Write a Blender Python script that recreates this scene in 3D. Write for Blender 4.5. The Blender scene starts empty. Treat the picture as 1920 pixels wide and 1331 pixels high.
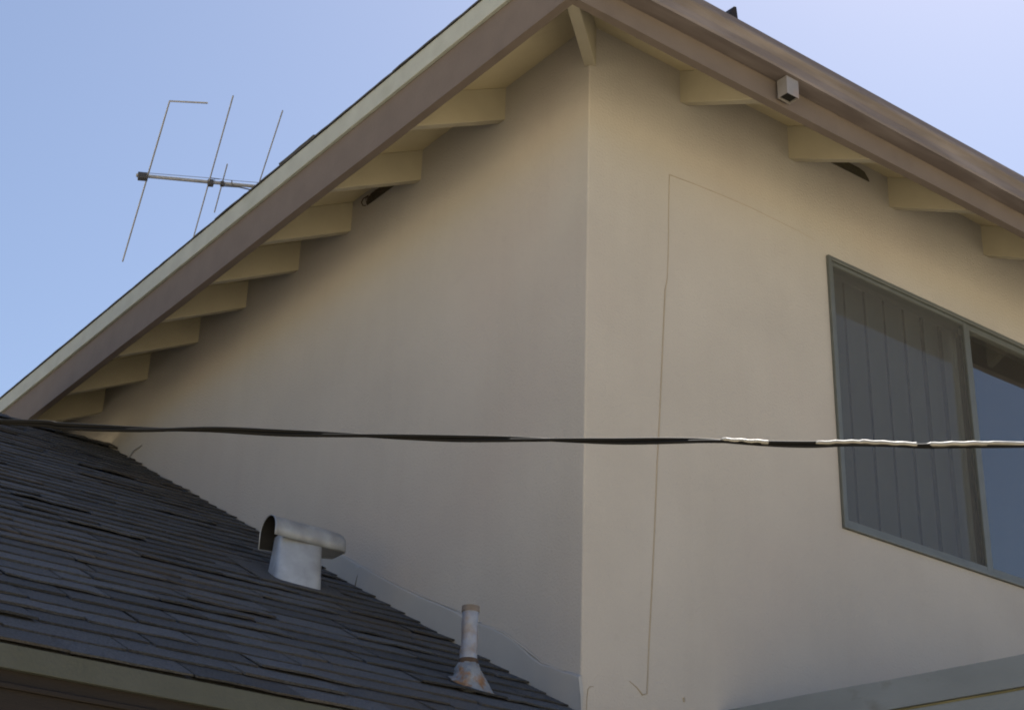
import bpy, math, random
from mathutils import Vector, Matrix
R = math.radians
rnd = random.Random(7)
sc = bpy.context.scene
COL = sc.collection

# ------------------------------------------------------------------ camera
cam_d = bpy.data.cameras.new('camera')
cam = bpy.data.objects.new('camera', cam_d); COL.objects.link(cam); sc.camera = cam
RT = Vector((0.7963098156, -0.6040258160, 0.0323031138))
UP = Vector((-0.2854702315, -0.3281906647, 0.9004430213))
FW = Vector((0.5332892503, 0.7262531936, 0.4337728372))
m = Matrix((RT, UP, -FW)).transposed().to_4x4()
m.translation = Vector((-3.2435, -3.9751, -4.281))
cam.matrix_world = m
cam_d.sensor_width = 36.0; cam_d.lens = 3006.6 / 1920 * 36.0
cam_d.clip_start = 0.05; cam_d.clip_end = 2000
GZ = -5.93                      # ground level; the camera stands 1.65 m above it

# ------------------------------------------------------------------ sky and sun
SUN_EL, SUN_AZ = R(57), R(62)
w = bpy.data.worlds.new('World'); sc.world = w; w.use_nodes = True
nt = w.node_tree
sky = nt.nodes.new('ShaderNodeTexSky'); sky.sky_type = 'NISHITA'; sky.sun_disc = False
sky.sun_elevation = SUN_EL; sky.sun_rotation = SUN_AZ
sky.air_density = 1.0; sky.dust_density = .65; sky.ozone_density = 2.0; sky.altitude = 50
wb = nt.nodes.new('ShaderNodeMix'); wb.data_type = 'RGBA'; wb.blend_type = 'MULTIPLY'; wb.inputs[0].default_value = 1
wb.inputs[7].default_value = (1.05, .965, .925, 1)      # slightly violet haze, as the photograph's sky
nt.links.new(sky.outputs[0], wb.inputs[6]); nt.links.new(wb.outputs[2], nt.nodes['Background'].inputs[0])
nt.nodes['Background'].inputs[1].default_value = 0.073
sd = bpy.data.lights.new('sun', 'SUN'); sd.energy = 5.0; sd.angle = R(0.5); sd.color = (1.0, .95, .87)
so = bpy.data.objects.new('sun', sd); COL.objects.link(so)
sdir = Vector((math.sin(SUN_AZ)*math.cos(SUN_EL), math.cos(SUN_AZ)*math.cos(SUN_EL), math.sin(SUN_EL)))
so.rotation_euler = (-sdir).to_track_quat('-Z', 'Y').to_euler(); so.location = sdir*40
sc.view_settings.view_transform = 'Standard'; sc.view_settings.look = 'None'
sc.view_settings.exposure = 1.15; sc.view_settings.gamma = 1.0
sc.cycles.filter_width = 1.9; sc.cycles.max_bounces = 12; sc.cycles.diffuse_bounces = 6

# ------------------------------------------------------------------ materials
def mat(name, col, rough=.7, metal=0.0, var=.12, vscale=3.0, bump=0.0, bscale=40.0, detail=6,
        tint=None, tscale=1.2, tlo=.55, thi=.75, tamt=.6, spec=.4, stretch=None, attr=None, streak=0):
    M = bpy.data.materials.new(name); M.use_nodes = True
    t = M.node_tree; N = t.nodes; L = t.links; b = N['Principled BSDF']
    b.inputs['Roughness'].default_value = rough; b.inputs['Metallic'].default_value = metal
    b.inputs['Specular IOR Level'].default_value = spec
    tc = N.new('ShaderNodeTexCoord'); src = tc.outputs['Object']
    if stretch:
        mp = N.new('ShaderNodeMapping'); mp.inputs['Scale'].default_value = stretch
        L.new(src, mp.inputs[0]); src = mp.outputs[0]
    nz = N.new('ShaderNodeTexNoise'); nz.inputs['Scale'].default_value = vscale; nz.inputs['Detail'].default_value = detail
    L.new(src, nz.inputs['Vector'])
    mr = N.new('ShaderNodeMapRange'); mr.inputs[1].default_value = .25; mr.inputs[2].default_value = .75
    mr.inputs[3].default_value = 1-var; mr.inputs[4].default_value = 1+var
    L.new(nz.outputs[0], mr.inputs[0])
    mx = N.new('ShaderNodeMix'); mx.data_type = 'RGBA'; mx.blend_type = 'MULTIPLY'; mx.inputs[0].default_value = 1
    mx.inputs[6].default_value = (*col, 1); L.new(mr.outputs[0], mx.inputs[7]); out = mx.outputs[2]
    if attr:
        at = N.new('ShaderNodeAttribute'); at.attribute_name = attr
        m2 = N.new('ShaderNodeMix'); m2.data_type = 'RGBA'; m2.blend_type = 'MULTIPLY'; m2.inputs[0].default_value = 1
        L.new(out, m2.inputs[6]); L.new(at.outputs['Color'], m2.inputs[7]); out = m2.outputs[2]
    if tint:
        n2 = N.new('ShaderNodeTexNoise'); n2.inputs['Scale'].default_value = tscale; n2.inputs['Detail'].default_value = 5
        L.new(src, n2.inputs['Vector'])
        r2 = N.new('ShaderNodeMapRange'); r2.inputs[1].default_value = tlo; r2.inputs[2].default_value = thi
        r2.inputs[3].default_value = 0; r2.inputs[4].default_value = tamt; L.new(n2.outputs[0], r2.inputs[0])
        m3 = N.new('ShaderNodeMix'); m3.data_type = 'RGBA'; m3.inputs[7].default_value = (*tint, 1)
        L.new(r2.outputs[0], m3.inputs[0]); L.new(out, m3.inputs[6]); out = m3.outputs[2]
    if streak:
        m5 = N.new('ShaderNodeMapping'); m5.inputs['Scale'].default_value = (7, 7, .55); L.new(tc.outputs['Object'], m5.inputs[0])
        n5 = N.new('ShaderNodeTexNoise'); n5.inputs['Scale'].default_value = 1.0; n5.inputs['Detail'].default_value = 7; n5.inputs['Roughness'].default_value = .65
        L.new(m5.outputs[0], n5.inputs['Vector'])
        r5 = N.new('ShaderNodeMapRange'); r5.inputs[1].default_value = .48; r5.inputs[2].default_value = .78
        r5.inputs[3].default_value = 0; r5.inputs[4].default_value = streak*2.2; L.new(n5.outputs[0], r5.inputs[0])
        n6 = N.new('ShaderNodeTexNoise'); n6.inputs['Scale'].default_value = 22; n6.inputs['Detail'].default_value = 6; L.new(tc.outputs['Object'], n6.inputs['Vector'])
        r6 = N.new('ShaderNodeMapRange'); r6.inputs[1].default_value = .60; r6.inputs[2].default_value = .80; r6.inputs[3].default_value = 0; r6.inputs[4].default_value = .13
        L.new(n6.outputs[0], r6.inputs[0])
        ad = N.new('ShaderNodeMath'); ad.operation = 'ADD'; ad.use_clamp = True; L.new(r5.outputs[0], ad.inputs[0]); L.new(r6.outputs[0], ad.inputs[1])
        m6 = N.new('ShaderNodeMix'); m6.data_type = 'RGBA'; m6.inputs[7].default_value = (col[0]*.72, col[1]*.70, col[2]*.64, 1)
        L.new(ad.outputs[0], m6.inputs[0]); L.new(out, m6.inputs[6]); out = m6.outputs[2]
    L.new(out, b.inputs['Base Color'])
    if bump:
        n3 = N.new('ShaderNodeTexNoise'); n3.inputs['Scale'].default_value = bscale; n3.inputs['Detail'].default_value = 5
        L.new(tc.outputs['Object'] if not stretch else src, n3.inputs['Vector'])
        bp = N.new('ShaderNodeBump'); bp.inputs['Strength'].default_value = bump; bp.inputs['Distance'].default_value = .01
        L.new(n3.outputs[0], bp.inputs['Height']); L.new(bp.outputs[0], b.inputs['Normal'])
    return M

CREAM = (.385, .375, .368)
M_stucco = mat('stucco', CREAM, .92, var=.06, vscale=1.9, bump=.38, bscale=100, streak=.05, tint=(.385, .358, .352), tscale=1.1, tlo=.48, thi=.72, tamt=.6, spec=.15)
M_eave = mat('eave_paint', (.37, .345, .275), .75, var=.06, vscale=6, bump=.12, bscale=30, spec=.25, tint=(.30, .275, .195), tscale=5, tlo=.6, thi=.8, tamt=.35)
M_soffit = mat('soffit_paint', (.56, .51, .37), .75, var=.06, vscale=6, bump=.12, bscale=30, spec=.2, tint=(.47, .42, .28), tscale=5, tlo=.55, thi=.8, tamt=.5)
M_fascia = mat('fascia_paint', (.132, .112, .104), .65, var=.08, vscale=8, bump=.15, bscale=60, spec=.12, tint=(.12, .10, .093), tscale=3, tamt=.5)
M_strip = mat('trim_paint', (.315, .345, .34), .7, var=.08, vscale=10, bump=.25, bscale=120, spec=.3, tint=(.255, .285, .26), tscale=9, tlo=.55, thi=.75, tamt=.5)
M_strip_shaded = mat('lower_trim_shaded', (.056, .064, .062), .7, var=.1, vscale=10, bump=.25, bscale=90, spec=.3, tint=(.05, .058, .043), tscale=6, tlo=.5, thi=.75, tamt=.5)  # same paint as the upper trim, darkened for the low eave's shade
M_brown = mat('brown_paint', (.012, .0092, .0085), .6, var=.2, vscale=5, bump=.15, bscale=60, spec=.25, stretch=(1, 8, 8))
M_gutter = mat('gutter_paint', (.108, .093, .096), .55, var=.12, vscale=3, bump=.05, bscale=20, spec=.4, tint=(.215, .195, .205), tscale=2.0, tlo=.46, thi=.66, tamt=.5, stretch=(1.2, 9, 9))
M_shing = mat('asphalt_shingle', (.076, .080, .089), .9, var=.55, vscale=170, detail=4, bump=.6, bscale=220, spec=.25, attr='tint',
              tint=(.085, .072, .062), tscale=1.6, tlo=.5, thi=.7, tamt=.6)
M_roof = mat('roof_shingle', (.055, .058, .066), .9, var=.3, vscale=60, bump=.5, bscale=200, spec=.25)
M_flash = mat('flashing_paint', (.315, .325, .34), .7, var=.07, vscale=4, bump=.2, bscale=25, spec=.35, tint=(.38, .34, .30), tscale=2, tlo=.52, thi=.72, tamt=.5)
M_galv = mat('galvanised_steel', (.33, .37, .44), .5, metal=.35, var=.22, vscale=11, bump=.12, bscale=18, spec=.5, tint=(.20, .22, .26), tscale=9, tlo=.45, thi=.68, tamt=.8)
M_dark = mat('interior_shade', (.02, .02, .02), .9, var=.2, vscale=10, spec=.1)  # near-black colour holds the shade of unlit insides
M_vent = mat('vent_shade_and_joint', (.075, .07, .055), .9, var=.25, vscale=40, spec=.1)  # vent colour holds the shade of open slots; also the flashing joint's tone
M_lead = mat('weathered_lead', (.20, .22, .25), .5, metal=.25, var=.2, vscale=30, bump=.8, bscale=45, spec=.5, tint=(.22, .11, .035), tscale=13, tlo=.52, thi=.60, tamt=.9)
M_pipe = mat('vent_pipe_metal', (.22, .245, .31), .45, metal=.3, var=.22, vscale=25, bump=.4, bscale=50, spec=.6, tint=(.20, .15, .115), tscale=16, tlo=.48, thi=.62, tamt=.75)
M_alu = mat('window_aluminium', (.115, .128, .128), .45, metal=.3, var=.1, vscale=14, bump=.05, bscale=60, spec=.5)
M_blind = mat('blind_vinyl', (.36, .38, .385), .7, var=.08, vscale=5, spec=.3)
M_board = mat('grey_board_paint', (.15, .178, .212), .75, var=.1, vscale=4, bump=.2, bscale=50, spec=.3, tint=(.10, .105, .11), tscale=7, tlo=.6, thi=.72, tamt=.6, stretch=(1, 1, 2.2))
M_sheet = mat('porch_sheet', (.13, .12, .11), .85, var=.12, vscale=3)
M_olive = mat('mossy_timber', (.16, .15, .085), .85, var=.2, vscale=9, bump=.3)
M_black = mat('cable_rubber', (.006, .0064, .0075), .65, var=.2, vscale=30, spec=.12)
M_wire = mat('bare_metal_wire', (.26, .26, .255), .55, metal=.7, var=.2, vscale=25, bump=.06, bscale=60, spec=.5)
M_ant = mat('antenna_tube', (.30, .31, .33), .5, metal=.4, var=.15, vscale=20)
M_antd = mat('antenna_plastic', (.05, .05, .055), .6, var=.15, vscale=20)
M_seam = mat('seam_caulk', (.31, .28, .235), .9, var=.08, vscale=12)
M_mesh = mat('rusty_mesh', (.07, .05, .04), .8, metal=.3, var=.3, vscale=30)
M_ground = mat('dry_ground', (.62, .505, .315), .95, var=.15, vscale=.8, bump=.4, bscale=25, tint=(.25, .24, .13), tscale=.35, tamt=.6, spec=.15)

M_dark_ground = mat('dark_ground_sheet', (.185, .145, .095), .95, var=.3, vscale=4, bump=.6, bscale=60, spec=.15, tint=(.22, .19, .09), tscale=.8, tamt=.7)
M_pale_ground = mat('pale_ground_sheet', (.74, .60, .38), .9, var=.08, vscale=1.5, bump=.15, bscale=60, spec=.2, tint=(.52, .46, .37), tscale=.6, tamt=.6)

def glass(name, fac_ior, tintc):
    M = bpy.data.materials.new(name); M.use_nodes = True
    t = M.node_tree; N = t.nodes; L = t.links; N.remove(N['Principled BSDF'])
    tr = N.new('ShaderNodeBsdfTransparent'); tr.inputs[0].default_value = (*tintc, 1)
    gl = N.new('ShaderNodeBsdfGlossy'); gl.inputs['Roughness'].default_value = .004; gl.inputs[0].default_value = (.95, .98, 1, 1)
    nz = N.new('ShaderNodeTexNoise'); nz.inputs['Scale'].default_value = 1.6
    tc = N.new('ShaderNodeTexCoord'); L.new(tc.outputs['Object'], nz.inputs['Vector'])
    bp = N.new('ShaderNodeBump'); bp.inputs['Strength'].default_value = .05; bp.inputs['Distance'].default_value = .02
    L.new(nz.outputs[0], bp.inputs['Height']); L.new(bp.outputs[0], gl.inputs['Normal'])
    fr = N.new('ShaderNodeFresnel'); fr.inputs[0].default_value = fac_ior
    mx = N.new('ShaderNodeMixShader'); L.new(fr.outputs[0], mx.inputs[0]); L.new(tr.outputs[0], mx.inputs[1]); L.new(gl.outputs[0], mx.inputs[2])
    df = N.new('ShaderNodeBsdfDiffuse'); df.inputs[0].default_value = (.50, .49, .47, 1)       # dust on the pane
    m2 = N.new('ShaderNodeMixShader'); m2.inputs[0].default_value = .05; L.new(mx.outputs[0], m2.inputs[1]); L.new(df.outputs[0], m2.inputs[2])
    L.new(m2.outputs[0], N['Material Output'].inputs[0])
    return M
M_glass = glass('window_glass', 2.15, (.75, .8, .8))
def screen_mat():
    M = bpy.data.materials.new('insect_screen'); M.use_nodes = True
    t = M.node_tree; N = t.nodes; L = t.links; b = N['Principled BSDF']
    b.inputs['Base Color'].default_value = (.080, .083, .084, 1); b.inputs['Roughness'].default_value = .8
    tr = N.new('ShaderNodeBsdfTransparent'); mx = N.new('ShaderNodeMixShader'); mx.inputs[0].default_value = .5
    L.new(tr.outputs[0], mx.inputs[1]); L.new(b.outputs[0], mx.inputs[2]); L.new(mx.outputs[0], N['Material Output'].inputs[0])
    return M
M_screen = screen_mat()

# ------------------------------------------------------------------ helpers
class MB:
    def __init__(s): s.v = []; s.f = []; s.t = []; s.sm = []
    def add(s, vs, fs, tint=1.0, smooth=False):
        o = len(s.v); s.v += [tuple(p) for p in vs]
        for f in fs: s.f.append(tuple(i+o for i in f)); s.t.append(tint); s.sm.append(smooth)
    def hexa(s, p, tint=1.0):       # 4 bottom corners, 4 top corners, same order
        s.add(p, [(3, 2, 1, 0), (4, 5, 6, 7), (0, 1, 5, 4), (1, 2, 6, 5), (2, 3, 7, 6), (3, 0, 4, 7)], tint)
    def box(s, a, b):
        x0, x1 = sorted((a[0], b[0])); y0, y1 = sorted((a[1], b[1])); z0, z1 = sorted((a[2], b[2]))
        s.hexa([(x0, y0, z0), (x1, y0, z0), (x1, y1, z0), (x0, y1, z0), (x0, y0, z1), (x1, y0, z1), (x1, y1, z1), (x0, y1, z1)])
    def tube(s, pts, r, n=8, cap=True, smooth=True):
        pts = [Vector(p) for p in pts]; rr = r if isinstance(r, (list, tuple)) else [r]*len(pts)
        ref = None; rings = []
        for i, p in enumerate(pts):
            d = (pts[min(i+1, len(pts)-1)] - pts[max(i-1, 0)]).normalized()
            if ref is None: ref = d.cross(Vector((0, 0, 1)) if abs(d.z) < .9 else Vector((1, 0, 0))).normalized()
            u = (ref - d*ref.dot(d)).normalized(); ref = u; v = d.cross(u)
            rings.append([p + (u*math.cos(a) + v*math.sin(a))*rr[i] for a in [2*math.pi*k/n for k in range(n)]])
        vs = [q for g in rings for q in g]; fs = []
        for i in range(len(pts)-1):
            for k in range(n): fs.append((i*n+k, i*n+(k+1) % n, (i+1)*n+(k+1) % n, (i+1)*n+k))
        s.add(vs, fs, smooth=smooth)
        if cap: s.add(rings[0], [tuple(range(n))[::-1]]); s.add(rings[-1], [tuple(range(n))])
    def build(s, name, mt, parent=None, bevel=0.0, solid=0.0):
        me = bpy.data.meshes.new(name); me.from_pydata(s.v, [], s.f); me.update()
        me.materials.append(mt)
        ca = me.color_attributes.new('tint', 'FLOAT_COLOR', 'CORNER')
        for p in me.polygons:
            p.use_smooth = s.sm[p.index]
            t = s.t[p.index]
            for li in p.loop_indices: ca.data[li].color = (t, t, t, 1)
        o = bpy.data.objects.new(name, me); COL.objects.link(o)
        if parent: o.parent = parent; o.matrix_parent_inverse = Matrix.Translation(-parent.location) if parent.type == 'EMPTY' else Matrix()
        if solid:
            q = o.modifiers.new('solid', 'SOLIDIFY'); q.thickness = solid; q.offset = 0
        if bevel:
            q = o.modifiers.new('bevel', 'BEVEL'); q.width = bevel; q.segments = 2; q.limit_method = 'ANGLE'
        return o
def thing(name, label, cat, loc):
    o = bpy.data.objects.new(name, None); COL.objects.link(o); o.location = loc
    o.empty_display_size = .2; o['label'] = label; o['category'] = cat; return o

# ------------------------------------------------------------------ ground
g = MB(); g.add([(-400, -400, GZ), (400, -400, GZ), (400, 400, GZ), (-400, 400, GZ)], [(0, 1, 2, 3)])
go = g.build('ground', M_ground); go['kind'] = 'structure'
g = MB(); g.add([(-4.2, -4.6, GZ+.006), (60, -4.6, GZ+.006), (60, -.01, GZ+.006), (-4.2, -.01, GZ+.006)], [(0, 1, 2, 3)])
go = g.build('added_dark_ground', M_dark_ground); go['kind'] = 'structure'  # added out-of-frame sheet, dark to cut bounce onto the right wall
g = MB(); g.add([(-60, -60, GZ+.006), (-4.2, -60, GZ+.006), (-4.2, 60, GZ+.006), (-60, 60, GZ+.006)], [(0, 1, 2, 3)])
go = g.build('added_pale_ground', M_pale_ground); go['kind'] = 'structure'  # added out-of-frame sheet, pale to bounce warm light onto the left wall

# ------------------------------------------------------------------ the house
XM, YM = 9.0, 10.0
OV = .48; PITCH = .5026; ZS = -.360          # overhang, roof pitch, soffit height at the wall
ZF0, ZF1 = -.755, -.545                        # fascia board bottom and top
WX0, WX1, WZ0, WZ1 = 1.298, 3.08, -2.14, -.925
house = thing('house', 'cream stucco house corner with brown eaves, sliding window and dark shingled lower roof', 'house', (0, 0, GZ))

# stucco wall, rounded corner at the origin, opening for the window
b = MB(); rc = .007; zt = -.30; WTH = .12
def wq(p, sm=False): b.add(p, [(0, 1, 2, 3)], smooth=sm)
xs = [rc, WX0, WX1, XM]
for i in range(3):
    if i != 1: wq([(xs[i], 0, GZ), (xs[i+1], 0, GZ), (xs[i+1], 0, zt), (xs[i], 0, zt)])
wq([(WX0, 0, GZ), (WX1, 0, GZ), (WX1, 0, WZ0), (WX0, 0, WZ0)]); wq([(WX0, 0, WZ1), (WX1, 0, WZ1), (WX1, 0, zt), (WX0, 0, zt)])
wq([(WX0, 0, WZ0), (WX0, WTH, WZ0), (WX0, WTH, WZ1), (WX0, 0, WZ1)]); wq([(WX1, WTH, WZ0), (WX1, 0, WZ0), (WX1, 0, WZ1), (WX1, WTH, WZ1)])
wq([(WX0, 0, WZ1), (WX0, WTH, WZ1), (WX1, WTH, WZ1), (WX1, 0, WZ1)]); wq([(WX0, WTH, WZ0), (WX0, 0, WZ0), (WX1, 0, WZ0), (WX1, WTH, WZ0)])
wq([(0, YM, GZ), (0, rc, GZ), (0, rc, zt), (0, YM, zt)])
ar = [(rc-rc*math.cos(a), rc-rc*math.sin(a)) for a in [k*math.pi/2/5 for k in range(6)]]
for k in range(5):
    (x0, y0), (x1, y1) = ar[k], ar[k+1]
    wq([(x0, y0, GZ), (x1, y1, GZ), (x1, y1, zt), (x0, y0, zt)], True)
wq([(XM, 0, GZ), (XM, YM, GZ), (XM, YM, zt), (XM, 0, zt)]); wq([(XM, YM, GZ), (0, YM, GZ), (0, YM, zt), (XM, YM, zt)])
b.build('wall', M_stucco, house)

# seam in the stucco of the right wall
b = MB()
b.tube([(.411, -.0005, -.887), (.405, -.0005, -1.05), (.402, -.0005, -1.2), (.397, -.0005, -1.304), (.393, 0, -1.36), (.382, -.0005, -1.413), (.372, 0, -1.57), (.36, 0, -1.765), (.349, 0, -1.94), (.335, 0, -2.13), (.322, 0, -2.36), (.307, 0, -2.592), (.292, 0, -2.80), (.282, 0, -2.965), (.262, 0, -2.972), (.238, 0, -2.952), (.205, 0, -2.936)],
       [.0019]*4+[.0022]+[.0032]*9+[.0036, .0028, .0016], 6)
b.tube([(.411, 0, -.887), (.55, 0, -.876), (.70, 0, -.868), (.86, 0, -.863), (1.0, 0, -.866), (1.146, 0, -.869), (1.24, 0, -.876)], [.0022, .0018, .0018, .0016, .0015, .0014, .0008], 6)
b.tube([(.052, 0, -2.981), (.036, 0, -2.985), (.028, 0, -2.995), (.024, 0, -3.03), (.020, 0, -3.2)], [.001, .002, .0025, .0018, .0018], 6)
b.tube([(.448, -.001, -2.95), (.449, -.001, -2.964)], [.005, .004], 7)
b.build('stucco_seam', M_seam, house)

# ---- roof: hip planes, shingle edges
def rtop(d): return -.464 + PITCH*d
E0 = OV + .012
roof = MB()
x0, x1, y0, y1 = -E0, XM+E0, -OV+.022, YM+E0
h = (x1-x0)/2; zr = rtop(h); xr = (x0+x1)/2
A = [(x0, y0, -.464), (x1, y0, -.464), (x1, y1, -.464), (x0, y1, -.464)]
P, Q = (xr, y0+h, zr), (xr, y1-h, zr)
th = Vector((0, 0, -.02))
roof.add(A+[P, Q], [(0, 1, 4), (1, 2, 5, 4), (2, 3, 5), (3, 0, 4, 5)])
Bv = [Vector(p)+th for p in A]
roof.add(A+Bv, [(0, 4, 5, 1), (1, 5, 6, 2), (2, 6, 7, 3), (3, 7, 4, 0)])
roof.add(Bv+[Vector(P)+th, Vector(Q)+th], [(4, 1, 0), (4, 5, 2, 1), (5, 3, 2), (5, 4, 0, 3)])
# starter shingles along the two visible eaves
def tab(mb, o, u, v, n, wd, ln, th0, lift=0.0, seg=4, tint=1.0, amp=.004):
    """one shingle tab: o lower-left corner, u along the eave, v up the slope, n normal"""
    bot = []; top = []
    for k in range(seg+1):
        s = wd*k/seg; j = rnd.uniform(-amp, amp); l = lift*rnd.uniform(.6, 1.1) + rnd.uniform(0, .0015)
        bot.append(o+u*s+v*j+n*(l)); top.append(o+u*s+v*j+n*(l+th0))
    back = [o+u*(wd*k/seg)+v*ln+n*.0012 for k in range(seg+1)]
    vs = bot+top+back; q = seg+1; fs = []
    for k in range(seg):
        fs += [(q+k, q+k+1, 2*q+k+1, 2*q+k)]
    fs += [(0, q, 2*q), (seg, 2*q+seg, q+seg)]
    mb.add(vs, fs, tint)
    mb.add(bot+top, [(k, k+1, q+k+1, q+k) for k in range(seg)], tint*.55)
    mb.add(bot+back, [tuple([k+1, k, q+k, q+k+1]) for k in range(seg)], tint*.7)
sl = Vector((1, 0, PITCH)).normalized(); nn = Vector((-PITCH, 0, 1)).normalized()
y = YM+.4; k = 0
while y > -.48:
    wd = min(.305, y+.49)
    lf = .001; tk = .006
    if .18+1.0 < y-.15 < 1.48: lf, tk = .002, .014
    tab(roof, Vector((-E0-.010+rnd.uniform(-.0015, .0015), y, -.4635-.010*PITCH)), Vector((0, -1, 0)), sl, nn, wd-.004, min(.3, max(.03, y-wd+.48)), tk, lf, 5, rnd.uniform(.8, 1.1), .0015)
    y -= wd
sl2 = Vector((0, 1, PITCH)).normalized(); nn2 = Vector((0, -PITCH, 1)).normalized()
x = -.50
while x < XM+.3:
    tab(roof, Vector((x, y0-.006+rnd.uniform(-.002, .002), -.4635-.006*PITCH)), Vector((1, 0, 0)), sl2, nn2, .301, min(.3, max(.03, x+.50)), .006, rnd.uniform(0, .001), 5, rnd.uniform(.8, 1.1), .003)
    x += .305
roof_o = roof.build('roof', M_roof, house)

# bent flashing tab that stands above the right gutter
b = MB()
b.hexa([(.268, -.48, -.482), (.338, -.48, -.482), (.325, -.40, -.435), (.28, -.40, -.435), (.312, -.484, -.405), (.324, -.484, -.402), (.318, -.43, -.41), (.313, -.43, -.41)])
b.build('flashing_tab', M_brown, roof_o, bevel=.003)

# ---- sheathing seen from below
b = MB(); zo = ZS-PITCH*OV
i_, o_ = .10, OV-.005
def zsf(t): return ZS-PITCH*t
def ring(t): return [(-t, -t, zsf(t)), (XM+t, -t, zsf(t)), (XM+t, YM+t, zsf(t)), (-t, YM+t, zsf(t))]
ri, ro = ring(-i_), ring(o_)
b.add(ri+ro, [(k, (k+1) % 4, 4+(k+1) % 4, 4+k) for k in range(4)])
b.build('soffit', M_soffit, roof_o)

# ---- fascia boards and the light trim strip
def board(mb, p0, p1, out, t, za, zb):
    p0 = Vector(p0); p1 = Vector(p1); out = Vector(out)*t
    q = [p0, p1, p1+out, p0+out]
    mb.hexa([(a.x, a.y, za) for a in q]+[(a.x, a.y, zb) for a in q])
b = MB(); board(b, (-OV, -OV), (-OV, YM+OV), (1, 0), .035, ZF0, ZF1) if False else None
def fascia(name, p0, p1, out):
    bb = MB(); a = Vector((*p0, 0)); c = Vector((*p1, 0)); n = max(2, int((c-a).length/.6)); o = Vector((*out, 0))*.035
    pts = [a.lerp(c, k/n) for k in range(n+1)]
    for k in range(n):
        w0 = .0025*math.sin(k*2.1+len(name)); w1 = .0025*math.sin((k+1)*2.1+len(name))
        q = [pts[k], pts[k+1], pts[k+1]+o, pts[k]+o]; ww = [w0, w1, w1, w0]
        v = [(p.x, p.y, ZF0+d) for p, d in zip(q, ww)]+[(p.x, p.y, ZF1) for p in q]
        f = [(3, 2, 1, 0), (4, 5, 6, 7), (0, 1, 5, 4), (2, 3, 7, 6)]
        if k == 0: f.append((3, 0, 4, 7))
        if k == n-1: f.append((1, 2, 6, 5))
        bb.add(v, f)
    return bb.build('fascia_board', M_fascia, roof_o)
fascia('a', (-OV, -OV), (-OV, YM+OV), (1, 0))
fascia('b', (-OV+.036, -OV), (XM+OV, -OV), (0, 1))
fascia('c', (XM+OV, -OV+.036), (XM+OV, YM+OV), (-1, 0))
b = MB(); board(b, (-OV-.0005, -OV), (-OV-.0005, YM+OV), (-1, 0), .016, -.563, -.466)
b.build('trim_strip', M_strip, roof_o, bevel=.002)

b = MB(); b.hexa([(-.48, -.4845, -.50), (XM+.48, -.4845, -.50), (XM+.48, -.4803, -.50), (-.48, -.4803, -.50), (-.48, -.4845, -.458), (XM+.48, -.4845, -.458), (XM+.48, -.470, -.455), (-.48, -.470, -.455)])
b.build('drip_edge', M_gutter, roof_o)

# ---- rafters
def rafter(along, pos):
    wdt = .042+rnd.uniform(-.002, .003); dep = .160+rnd.uniform(-.006, .006); bb = MB(); t0, t1 = -.05, OV-.036
    def pt(t, s, dz):
        z = zsf(t)-.001-dz
        return (-t, s, z) if along == 'x' else (s, -t, z)
    vv = [pt(t0, pos, dep), pt(t1, pos, dep), pt(t1, pos+wdt, dep), pt(t0, pos+wdt, dep), pt(t0, pos, 0), pt(t1, pos, 0), pt(t1, pos+wdt, 0), pt(t0, pos+wdt, 0)]
    bb.hexa(vv); return bb.build('rafter', M_eave, roof_o, bevel=.003)
for yy in [.551, 1.1695, 1.7545, 2.2402, 2.7734, 3.3051, 3.9268, 4.5377, 5.15, 5.76, 6.37, 6.98, 7.59, 8.2, 8.81, 9.42]: rafter('x', yy)
for xx in [.4755, 1.1007, 1.741, 2.3991, 3.01, 3.62, 4.23, 4.84, 5.45, 6.06, 6.67, 7.28, 7.89, 8.5]: rafter('y', xx)
# hip rafter on the diagonal
bb = MB(); dg = Vector((-1, -1, 0)).normalized(); sd_ = Vector((1, -1, 0)).normalized()*.022
def hp(t, sgn, dz):
    p = Vector((-t, -t, zsf(t)-.001-dz)); q = p+sd_*sgn; return (q.x, q.y, q.z)
t0, t1 = -.04, OV-.037
bb.hexa([hp(t0, -1, .195), hp(t1, -1, .17), hp(t1, 1, .17), hp(t0, 1, .195), hp(t0, -1, 0), hp(t1, -1, 0), hp(t1, 1, 0), hp(t0, 1, 0)])
bb.build('hip_rafter', M_eave, roof_o, bevel=.003)

# ---- eave vents: frieze plates coloured like shaded slots, one with torn wire mesh
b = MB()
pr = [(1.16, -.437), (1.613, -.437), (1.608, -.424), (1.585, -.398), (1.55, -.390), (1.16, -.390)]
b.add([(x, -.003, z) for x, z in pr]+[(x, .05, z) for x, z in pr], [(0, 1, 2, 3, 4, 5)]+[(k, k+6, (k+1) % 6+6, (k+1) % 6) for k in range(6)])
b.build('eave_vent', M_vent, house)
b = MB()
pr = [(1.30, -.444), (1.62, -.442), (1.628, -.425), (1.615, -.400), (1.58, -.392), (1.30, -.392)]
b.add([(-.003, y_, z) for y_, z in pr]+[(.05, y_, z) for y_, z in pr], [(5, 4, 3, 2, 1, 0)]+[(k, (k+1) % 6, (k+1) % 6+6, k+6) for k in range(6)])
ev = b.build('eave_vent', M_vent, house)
b = MB()
for k in range(15):
    yy = 1.36+k*.018; z0 = -.444+rnd.uniform(-.004, .004)
    b.tube([(-.006, yy, z0), (-.012-rnd.uniform(0, .01), yy+rnd.uniform(-.006, .012), -.42), (-.007, yy+rnd.uniform(.0, .02), -.396)], .0016, 4)
for zz in (-.435, -.422, -.408):
    b.tube([(-.009-rnd.uniform(0, .006), 1.36+k*.028, zz+rnd.uniform(-.004, .004)) for k in range(10)], .0014, 4)
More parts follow.
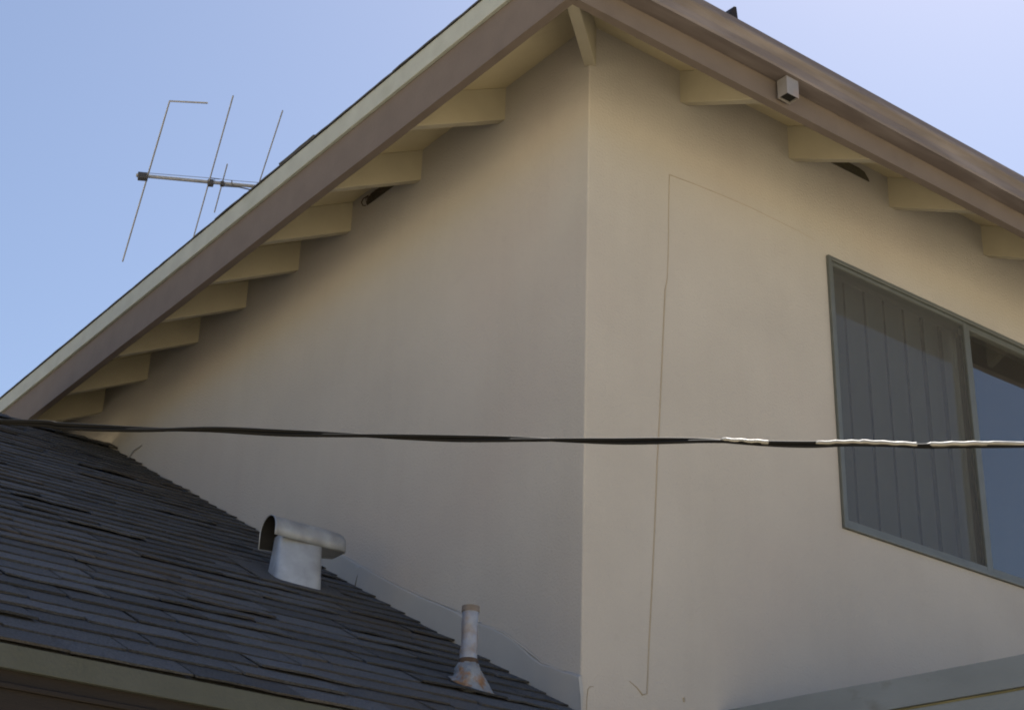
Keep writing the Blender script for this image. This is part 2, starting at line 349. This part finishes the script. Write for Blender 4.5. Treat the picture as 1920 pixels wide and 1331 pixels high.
b.tube([(-.01, 1.60, -.40), (-.022, 1.625, -.412), (-.026, 1.632, -.43), (-.02, 1.628, -.446), (-.012, 1.615, -.45)], .0025, 5)
b.build('wire_mesh', M_mesh, ev)

# ---- gutter on the right eave
b = MB()
prof = [(w_, z_+.130) for w_, z_ in [(.002, -.700), (.002, -.790), (.072, -.791), (.0755, -.782), (.0765, -.768), (.079, -.752), (.086, -.738), (.0945, -.728), (.097, -.722), (.097, -.714), (.088, -.713)]]
X = [-.50+.31*k for k in range(32)]
vs = []
for xi in X:
    sag = .003*math.sin(xi*1.9+.5)+.0015*math.sin(xi*5.3)
    for (wv, z) in prof: vs.append((xi, -OV-wv-.0012*math.sin(xi*4.1+z*30), z+sag))
n = len(prof); fs = []
for i in range(len(X)-1):
    for k in range(n-1): fs.append((i*n+k, i*n+k+1, (i+1)*n+k+1, (i+1)*n+k))
b.add(vs, fs)
b.add(vs[:n], [tuple(range(n))])
gut = b.build('gutter', M_gutter, house, solid=.0016)
b = MB()
ox0, ox1, oy0, oy1, oz0, oz1 = .518, .580, -.542, -.494, -.742, -.6625
b.add([(ox0, oy0, oz0), (ox1, oy0, oz0), (ox1, oy1, oz0), (ox0, oy1, oz0), (ox0, oy0, oz1), (ox1, oy0, oz1), (ox1, oy1, oz1), (ox0, oy1, oz1)], [(0, 1, 5, 4), (1, 2, 6, 5), (2, 3, 7, 6), (3, 0, 4, 7)])
M_outlet = mat('outlet_metal', (.22, .215, .225), .5, metal=.2, var=.15, vscale=14, spec=.4, tint=(.24, .18, .16), tscale=11, tlo=.5, thi=.65, tamt=.7)
b.build('gutter_outlet', M_outlet, gut, solid=.002)
b = MB(); b.add([(ox0+.002, oy0+.002, oz0+.010), (ox1-.002, oy0+.002, oz0+.010), (ox1-.002, oy1-.002, oz0+.010), (ox0+.002, oy1-.002, oz0+.010)], [(0, 1, 2, 3)]); b.build('outlet_shade', M_dark, gut)  # dark sheet stands for the shade inside the outlet

# ---- window
FR = .036; MX = 2.19
win = MB()
yf0, yf1 = -.014, .055
def fr(mb, xa, xb, za, zb, t, y0_, y1_, bot=None):
    bt = bot or t
    mb.box((xa, y0_, za), (xa+t, y1_, zb)); mb.box((xb-t, y0_, za), (xb, y1_, zb))
    mb.box((xa+t, y0_+.0007, zb-t), (xb-t, y1_-.0007, zb)); mb.box((xa+t, y0_+.0007, za), (xb-t, y1_-.0007, za+bt))
fr(win, WX0+.001, WX1-.001, WZ0+.001, WZ1-.001, .019, yf0, yf1)
wo = win.build('window', M_alu, house, bevel=.0025)
b = MB(); fr(b, WX0+.020, MX+.012, WZ0+.020, WZ1-.020, .017, -.004, .012, .022); b.build('screen_frame', M_alu, wo, bevel=.002)
b = MB(); b.add([(WX0+.036, .004, WZ0+.04), (MX-.004, .004, WZ0+.04), (MX-.004, .004, WZ1-.036), (WX0+.036, .004, WZ1-.036)], [(0, 1, 2, 3)]); b.build('insect_screen', M_screen, wo)
b = MB(); fr(b, MX+.014, WX1-.020, WZ0+.020, WZ1-.020, .026, .0, .03); b.build('sash_frame', M_alu, wo, bevel=.002)
def pane(xa, xb, yy):
    b = MB(); b.add([(xa, yy, WZ0+.03), (xb, yy, WZ0+.03), (xb, yy, WZ1-.03), (xa, yy, WZ1-.03)], [(0, 1, 2, 3)]); return b.build('pane', M_glass, wo)
pane(WX0+.028, MX+.01, .038); pane(MX+.03, WX1-.03, .017)
b = MB()
def slat(mb, xx, wd, ang, yy):
    dx, dy = math.cos(ang)*wd/2, math.sin(ang)*wd/2; n_ = 5; vs = []
    for k in range(n_):
        s = -1+2*k/(n_-1); bow = .006*(1-s*s)
        px, py = xx+dx*s+bow*math.sin(ang), yy+dy*s-bow*math.cos(ang)
        vs += [(px, py, WZ0-.25), (px, py, WZ1+.25)]
    mb.add(vs, [(2*k, 2*k+2, 2*k+3, 2*k+1) for k in range(n_-1)], smooth=True)
for k in range(8): slat(b, WX0+.07+k*.127, .137, R(9)+rnd.uniform(-.05, .05), .135+rnd.uniform(0, .006))
b.build('vertical_blind', M_blind, wo)
b = MB(); b.box((WX0-.3, .28, WZ0-.4), (WX1+.3, .30, WZ1+.3)); b.build('room_shade_panel', M_dark, wo)  # dark panel behind the panes, its colour the shade of the unlit room

# ------------------------------------------------------------------ single storey wing: lower roof
LZ, LT = -3.078, .5225
LE, LRG, LX = -.505, 4.33, -3.1                 # eave y, ridge y, left end
def lz(y_): return LZ+LT*y_
lr = MB()
us = Vector((1, 0, 0)); vsl = Vector((0, 1, LT)).normalized(); nsl = Vector((0, -LT, 1)).normalized(); lenS = (LRG-LE)*math.sqrt(1+LT*LT)
dz = -.012
lr.add([(LX, LE+.01, lz(LE+.01)+dz), (-.001, LE+.01, lz(LE+.01)+dz), (-.001, LRG, lz(LRG)+dz), (LX, LRG, lz(LRG)+dz), (LX, 9.2, lz(LRG)-LT*(9.2-LRG)), (-.001, 9.2, lz(LRG)-LT*(9.2-LRG))], [(0, 1, 2, 3), (3, 2, 5, 4)])
lr.add([(LX, LE+.01, lz(LE)-.03), (-.001, LE+.01, lz(LE)-.03), (-.001, LRG, lz(LRG)-.04), (LX, LRG, lz(LRG)-.04)], [(3, 2, 1, 0)])
EXPO = .125; nC = int(lenS/EXPO)
for c in range(nC):
    base = Vector((0, LE, lz(LE))) + vsl*(c*EXPO)
    off = (c % 2)*.15+rnd.uniform(-.04, .04)
    xx = LX+off-.3
    wav = [(rnd.uniform(.4, 1.1), rnd.uniform(0, 6.28), rnd.uniform(.002, .007)) for _ in range(3)]
    xe = -.002-(.0 if c % 3 else rnd.uniform(0, .012))
    while xx < xe-.02:
        wd = min(.305+rnd.uniform(-.015, .015), xe-xx)
        sh = sum(a*math.sin(xx*2*math.pi/f+p) for f, p, a in wav)
        gap = rnd.choice([.003, .004, .006, .010])
        seg = 4 if xx > -3.2 else 2
        o = Vector((xx, base.y, base.z)) + vsl*(sh+rnd.uniform(-.0035, .0035) if c else rnd.uniform(-.006, .004)) + nsl*(-.003)
        lift = max(.0015, rnd.gauss(.0045, .0022)) if rnd.random() < .93 else rnd.uniform(.008, .013)
        if c == 0: lift *= .3
        tab(lr, o, us, vsl, nsl, max(.02, wd-gap), EXPO+.045, rnd.uniform(.005, .007), lift, seg, rnd.uniform(.72, 1.28), .003)
        xx += wd
# ridge caps
xx = -.004
while xx > LX:
    c0 = Vector((xx, LRG, lz(LRG)+.012)); L_ = .22; t_ = rnd.uniform(.85, 1.1); l_ = .012
    for s in (-1, 1):
        dv = Vector((0, s*.13, -.13*LT))
        a0, a1 = c0+Vector((0, 0, l_)), c0+Vector((-L_, 0, 0))
        lr.add([a0, a1, a1+dv, a0+dv, a0-Vector((0, 0, .01)), a0+dv-Vector((0, 0, .012))], [(0, 1, 2, 3), (0, 3, 5, 4)], t_)
    xx -= .155
lro = lr.build('lower_roof', M_shing, house)
# trim strip, brown fascia, moulding, beam and wing wall
b = MB(); b.box((LX, LE+.004, lz(LE)-.060), (-.02, LE+.022, lz(LE)-.006)); b.build('trim_strip', M_strip_shaded, lro, bevel=.002)
b = MB(); b.box((LX, LE+.023, lz(LE)-.235), (-.02, LE+.058, lz(LE)-.012)); b.build('fascia_board', M_brown, lro, bevel=.003)
b = MB(); b.box((LX, LE+.012, lz(LE)-.102), (-.02, LE+.0228, lz(LE)-.088)); b.build('moulding', M_brown, lro, bevel=.003)
b = MB(); b.box((LX, .1, GZ), (-.002, 9.0, lz(.1)-.06))
b.add([(-.5, .1, GZ)], [])
b.build('wing_wall', M_stucco, house)
b = MB(); b.add([(LX, LE+.06, lz(LE)-.06), (-.003, LE+.06, lz(LE)-.06), (-.003, .1, lz(.1)-.07), (LX, .1, lz(.1)-.07)], [(0, 1, 2, 3)]); b.build('wing_soffit', M_brown, lro)

# flashing where the lower roof meets the tall wall: three lapped pieces
def flash(pts, xo, thick=.0025):
    """pts: (y, height above roof plane)"""
    bb = MB(); vs = []
    for (yy, hh) in pts:
        z0 = lz(yy)-.02
        vs += [(-xo, yy, z0), (-xo, yy, lz(yy)+hh), (-.0005, yy, lz(yy)+hh+.004), (-xo-.004, yy, lz(yy)+hh-.006)]
    fs = []
    for k in range(len(pts)-1):
        a, c = 4*k, 4*k+4
        fs += [(a, c, c+3, a+3), (a+3, c+3, c+1, a+1), (a+1, c+1, c+2, a+2)]
    fs += [(0, 3, 1, 2), (4*len(pts)-4, 4*len(pts)-2, 4*len(pts)-3, 4*len(pts)-1)]
    bb.add(vs, fs); return bb.build('wall_flashing', M_flash, lro)
flash([(1.82, .03), (1.75, .075), (1.66, .092), (1.60, .096), (1.51, .098), (1.46, .096), (1.425, .090)], .010)
flash([(1.432, .085), (1.40, .100), (1.30, .098), (1.20, .096), (1.085, .098), (.95, .102), (.82, .112), (.70, .118), (.62, .106)], .016)
flash([(.66, .128), (.58, .118), (.50, .126), (.42, .128), (.367, .124), (.30, .112), (.25, .098), (.198, .094), (.14, .104), (.08, .108), (.03, .118), (-.002, .120), (-.014, .060)], .009)
b = MB(); b.tube([(-.006, 3.86, -.952), (-.010, 3.95, -.955), (-.008, 4.03, -.985), (-.004, 4.06, -1.0)], [.003, .005, .004, .002], 6); b.build('wall_flashing', M_flash, lro)

b = MB()
for pp, xo in (([(1.40, .102), (1.30, .100), (1.20, .098), (1.085, .100), (.95, .105), (.82, .115), (.72, .120)], .010), ([(.58, .120), (.42, .130), (.30, .114), (.198, .096), (.08, .110)], .006)):
    b.tube([(-xo-.001, y_, lz(y_)+h_+.002) for y_, h_ in pp], [.002]+[.0045+.0012*math.sin(k*2.3) for k in range(len(pp)-2)]+[.002], 6)
b.build('caulk_bead', M_stucco, lro)
b = MB(); b.tube([(-.0172, 1.436, lz(1.436)-.005), (-.0172, 1.425, lz(1.425)+.04), (-.0172, 1.412, lz(1.412)+.075)], [.003, .0025, .0015], 5); b.build('flashing_joint', M_vent, lro)

# ------------------------------------------------------------------ exhaust vent on the lower roof
vy, vx = 1.165, -.452
vent = thing('exhaust_vent', 'galvanised metal vent hood with round open mouth standing on dark shingles', 'roof vent', (vx, vy, lz(vy)))
b = MB(); NS = 28; rings = []
for (z, rx, ry, cx) in [(lz(vy)-.09, .096, .078, .004), (-2.50, .095, .077, .004), (-2.42, .092, .062, .006), (-2.345, .089, .050, .008), (-2.30, .088, .044, .010)]:
    ring_ = []
    for k in range(NS):
        a = 2*math.pi*k/NS; ca, sa = math.cos(a), math.sin(a); e = 2/5.0
        px = math.copysign(abs(ca)**e, ca)*rx; py = math.copysign(abs(sa)**e, sa)*ry
        q = R(-8); ring_.append((vx+cx+px*math.cos(q)-py*math.sin(q), vy+px*math.sin(q)+py*math.cos(q), z))
    rings.append(ring_)
b.add([p for r_ in rings for p in r_], [(i*NS+k, i*NS+(k+1) % NS, (i+1)*NS+(k+1) % NS, (i+1)*NS+k) for i in range(4) for k in range(NS)], smooth=True)
b.build('neck', M_galv, vent)
hx0, hx1, hz, hr = -.578, -.262, -2.292, .058
NA = 22
def hoop(x_, r_, fdrop, bdrop):
    return [(x_, vy-r_, hz-fdrop)]+[(x_, vy-math.cos(math.pi*k/NA)*r_, hz+math.sin(math.pi*k/NA)*r_) for k in range(NA+1)]+[(x_, vy+r_, hz-bdrop)]
sec = [(hx0, .0595, .030, .060), (hx0+.007, .0605, .031, .060), (hx0+.014, .0582, .030, .060), (-.50, .058, .0305, .056), (-.42, .0575, .030, .05), (-.33, .057, .029, .04), (hx1-.030, .056, .028, .03), (hx1-.010, .0535, .028, .03), (hx1, .047, .028, .03)]
rings = [hoop(*q_) for q_ in sec]; na = NA+3
b = MB()
b.add([p for r_ in rings for p in r_], [(i*na+k, i*na+k+1, (i+1)*na+k+1, (i+1)*na+k) for i in range(len(sec)-1) for k in range(na-1)], smooth=True)
b.add(rings[-1], [tuple(range(na))])
b.add([rings[4][0], rings[4][-1], rings[-1][-1], rings[-1][0]], [(0, 1, 2, 3)])
hood = b.build('hood', M_galv, vent, solid=.0018)
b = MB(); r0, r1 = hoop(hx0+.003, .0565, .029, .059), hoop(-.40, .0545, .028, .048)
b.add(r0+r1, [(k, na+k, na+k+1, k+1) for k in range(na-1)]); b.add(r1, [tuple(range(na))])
b.build('mouth_shade', M_dark, hood)  # dark sheet painting the shade inside the open mouth
b = MB(); o = Vector((vx, vy, lz(vy)+.012))
cs = [o+us*sx*.19+vsl*sy for sx, sy in ((-1, -.14), (1, -.14), (1, .2), (-1, .2))]
b.hexa([p-nsl*.004 for p in cs]+cs)
b.build('base_flange', M_shing, vent)

# ------------------------------------------------------------------ plumbing vent pipe
py_, px_ = .03, -.428
pv = thing('plumbing_vent_pipe', 'thin silvery plumbing vent pipe with crumpled rust stained boot on dark shingles', 'vent pipe', (px_, py_, lz(py_)))
b = MB(); N_ = 20
zs_ = [-3.10, -3.02, -2.985, -2.955, -2.93, -2.90, -2.87, -2.84, -2.825, -2.812]
rs_ = [.027, .0275, .0285, .0275, .0262, .026, .0262, .0258, .0268, .0262]
b.tube([(px_+(.0015*math.sin(k*1.7)), py_+.001*math.cos(k*2.3), z) for k, z in enumerate(zs_)], rs_, N_)
b.build('pipe', M_pipe, pv)
b = MB(); b.tube([(px_, py_, -2.826), (px_, py_, -2.808)], [.0285, .0285], N_); b.build('rim', M_mesh if False else mat('rusty_rim', (.15, .13, .12), .7, metal=.2, var=.25, vscale=30), pv)
b = MB(); b.tube([(px_, py_, -2.992), (px_, py_, -2.984), (px_, py_, -2.976)], [.029, .0315, .029], N_); b.build('clamp_ring', M_mesh, pv)
b = MB(); rings = []; N_ = 32
for i, (t_, r_) in enumerate([(0, .030), (.18, .036), (.4, .041), (.65, .045), (.85, .050), (1, .062)]):
    ring_ = []
    for k in range(N_):
        a = 2*math.pi*k/N_
        rr_ = r_*(1+.17*math.sin(a*3+i*.9)*t_+.11*math.sin(a*7+i*1.7)+rnd.uniform(-.06, .06))
        X_ = px_+math.cos(a)*rr_; Y_ = py_-.012*t_+math.sin(a)*rr_*(1+.15*t_)
        zb = lz(Y_)+.014; ring_.append((X_, Y_, -2.99*(1-t_)+zb*t_))
    rings.append(ring_)
b.add([p for r_ in rings for p in r_], [(i*N_+k, i*N_+(k+1) % N_, (i+1)*N_+(k+1) % N_, (i+1)*N_+k) for i in range(5) for k in range(N_)], smooth=True)
b.build('boot', M_lead, pv)

# ------------------------------------------------------------------ roof antenna
an = thing('tv_antenna', 'thin metal yagi television antenna rising behind the sloping eave', 'antenna', (.95, 3.86, rtop(1.5)-.1))
BL, BR = Vector((-.150, 4.194, .90)), Vector((.95, 3.86, 1.055))
b = MB(); b.tube([BL, BR], .0115, 10); b.build('boom', M_ant, an)
b = MB(); b.tube([BR+Vector((-.02, 0, .06)), Vector((.93, 3.866, .2)), Vector((.93, 3.866, rtop(1.5)-.08))], .017, 10); b.build('mast', M_ant, an)
def on_boom(t): return BL.lerp(BR, t)
def element(p0, p1, r, extra=None, blk=.02):
    c = (Vector(p0)+Vector(p1))/2
    bb = MB(); pts = [p0]
    n_ = 6
    for k in range(1, n_+1):
        q = Vector(p0).lerp(Vector(p1), k/n_); pts.append(q)
    if extra: pts = [extra]+pts
    bb.tube(pts, r, 6); e = bb.build('element', M_ant, an); return e
e1 = element((-.348, 3.336, .90), (.257, 5.269, .90), .0055, (-.145, 3.275, .945))
e2 = element((-.060, 3.130, .955), (.590, 4.96, .955), .0045)
e4 = element((.271, 3.825, .972), (.482, 4.395, .972), .0042)
e3 = element((.263, 3.139, 1.0), (.80, 4.63, 1.0), .0042)
def block(c, s):
    bb = MB(); d1 = (BR-BL).normalized(); d2 = Vector((.33, .944, 0)).normalized(); d3 = d1.cross(d2); c = Vector(c)
    vv = [c+d1*s[0]*a+d2*s[1]*bb_+d3*s[2]*e for e in (-1, 1) for a, bb_ in ((-1, -1), (1, -1), (1, 1), (-1, 1))]
    bb.hexa(vv); return bb.build('insulator', M_antd, an, bevel=.003)
block((-.112, 4.182, .90), (.030, .022, .02)); block((.283, 4.063, .955), (.018, .02, .018)); block((.352, 4.042, .966), (.012, .016, .014))
b = MB(); b.tube([(-.10, 4.17, .925), (.1, 4.11, .957), (.27, 4.06, .985), (.33, 4.04, .99)], .0018, 5)
b.tube([(.27, 4.055, .985), (.40, 4.015, .998), (.60, 3.955, 1.03), (.75, 3.91, 1.045)], .0018, 5)
b.tube([(.35, 4.05, .955), (.45, 4.0, .962), (.55, 3.98, .965), (.62, 3.96, .94), (.75, 3.91, .90), (.92, 3.87, .80)], .004, 6)
b.tube([(.30, 4.05, .985), (.31, 4.05, .96)], .002, 5); b.tube([(.40, 4.015, .998), (.405, 4.01, .97)], .004, 5)
b.build('feed_wire', M_antd, an)

# ------------------------------------------------------------------ overhead cable
cab = None
CAM = Vector((-3.2435, -3.9751, -4.281)); F_ = 3006.6
def world_at(px, py, t): return CAM+(RT*((px-960)/F_)+UP*(-(py-665.5)/F_)+FW)*t
shape = [(0, 791), (120, 799), (270, 805), (400, 805), (520, 811), (640, 815), (760, 819), (860, 822), (960, 823), (1060, 825), (1160, 827), (1260, 826), (1330, 826), (1430, 831), (1520, 833), (1600, 831), (1720, 836), (1800, 834), (1920, 834)]
line = [world_at(px, py, 2.5+.35*px/1920) for px, py in shape]
d0 = (line[4]-line[0]).normalized(); d1 = (line[-1]-line[8]).normalized()
left = [Vector((-26, 10.0, -1.2)), Vector((-13, 3.5, -3.05)), Vector((-6.5, .35, -3.48)), line[0]-d0*.6+Vector((0, 0, -.01))]
right = [line[-1]+d1*s+Vector((0, 0, .0035*s*s)) for s in (.4, 1.2, 3, 6, 10)]
ctl = left+line+right
def smooth_path(P, n=10):
    out = []
    for i in range(len(P)-1):
        p0, p1, p2, p3 = P[max(i-1, 0)], P[i], P[i+1], P[min(i+2, len(P)-1)]
        for k in range(n):
            t = k/n; out.append(.5*((2*p1)+(-p0+p2)*t+(2*p0-5*p1+4*p2-p3)*t*t+(-p0+3*p1-3*p2+p3)*t**3))
    return out+[P[-1]]
path = smooth_path(ctl, 10)
arc = [0]
for a, c in zip(path, path[1:]): arc.append(arc[-1]+(c-a).length)
def frame(i):
    d = (path[min(i+1, len(path)-1)]-path[max(i-1, 0)]).normalized(); u = d.cross(Vector((0, 0, 1))).normalized(); return d, u, u.cross(d)
cab = thing('overhead_cable', 'black twisted overhead cable with bare metal lengths stretched across in front of house', 'cable', ctl[0])
for ph in (0, math.pi):
    b = MB(); pts = []
    for i, p in enumerate(path):
        d, u, v = frame(i); a = 2*math.pi*arc[i]/.62+ph; pts.append(p+(u*math.cos(a)+v*math.sin(a))*.0030)
    b.tube(pts, .0032, 8); b.build('conductor', M_black, cab)
# bare metal strips lying along the top of the cable on its right half
def strip(px0, px1, lift, rr):
    n_ = 14; pts = []; rads = []
    for k in range(n_+1):
        px = px0+(px1-px0)*k/n_
        best = min(range(len(path)), key=lambda i: abs(proj_x(path[i])-px))
        i = best; d, u, v = frame(i)
        # refine along the path
        q = path[i]; dx = proj_x(q+d*.01)-proj_x(q); q = q+d*.01*((px-proj_x(q))/dx if abs(dx) > 1e-6 else 0)
        pts.append(q+v*(lift+.0006*math.sin(k*1.3))+(CAM-q).normalized()*.0034); e = min(k, n_-k)
        rads.append(rr*(.55 if k == 0 else 1.0))
    b = MB(); b.tube(pts, rads, 8); b.build('bare_wire', M_wire, cab)
def proj_x(p):
    q = p-CAM; return 960+F_*q.dot(RT)/q.dot(FW)
strip(1352, 1440, .0026, .0040); strip(1530, 1618, .0026, .0036); strip(1610, 1718, .0028, .0045); strip(1738, 1850, .0024, .0043); strip(1842, 2150, .0026, .0040)

# ------------------------------------------------------------------ lower roof edge in the bottom right corner
lt = thing('porch_roof', 'weathered grey painted roof edge boards crossing bottom right corner below the window', 'porch roof', (.7, -.8, GZ))
pa, pb = Vector((.6105, -.004)), Vector((.941, -2.90)); dl = (pb-pa).normalized(); nl = Vector((dl.y, -dl.x)); nl = nl if nl.x < 0 else -nl
def lboard(name, off, th_, za, zb, mt, bev=.004):
    bb = MB(); n_ = 8
    for k in range(n_):
        a, c = pa.lerp(pb, k/n_), pa.lerp(pb, (k+1)/n_)
        o_ = nl*off; i2 = nl*(off-th_); w0 = .002*math.sin(k*1.9); w1 = .002*math.sin((k+1)*1.9)
        q = [a+o_, a+i2, c+i2, c+o_]; ww = [w0, w0, w1, w1]
        f = [(3, 2, 1, 0), (4, 5, 6, 7), (1, 2, 6, 5), (3, 0, 4, 7)]
        if k == 0: f.append((0, 1, 5, 4))
        if k == n_-1: f.append((2, 3, 7, 6))
        bb.add([(p.x, p.y, za) for p in q]+[(p.x, p.y, zb+d) for p, d in zip(q, ww)], f)
    return bb.build(name, mt, lt)
lboard('edge_board', .0, .03, -3.064, -2.970, M_board)
lboard('groove', -.010, .02, -3.0735, -3.0645, M_olive)
lboard('lower_board', -.002, .03, -3.35, -3.074, M_board)
b = MB(); q = [(pa.x+.03, -.003), (5.2, -.003), (5.5, -2.90), (pb.x+.03, -2.90)]  # unseen sheet, deepened and darkened to keep ground bounce off the lower wall
b.hexa([(x_, y_, -3.07) for x_, y_ in q]+[(x_, y_, -2.985) for x_, y_ in q]); b.build('roof_sheet', M_sheet, lt)
b = MB(); b.box((pb.x+.06, -2.86, GZ), (pb.x+.15, -2.77, -3.07)); b.build('post', M_board, lt, bevel=.004)
b = MB(); b.box((5.1, -2.86, GZ), (5.19, -2.77, -3.07)); b.build('post', M_board, lt, bevel=.004)
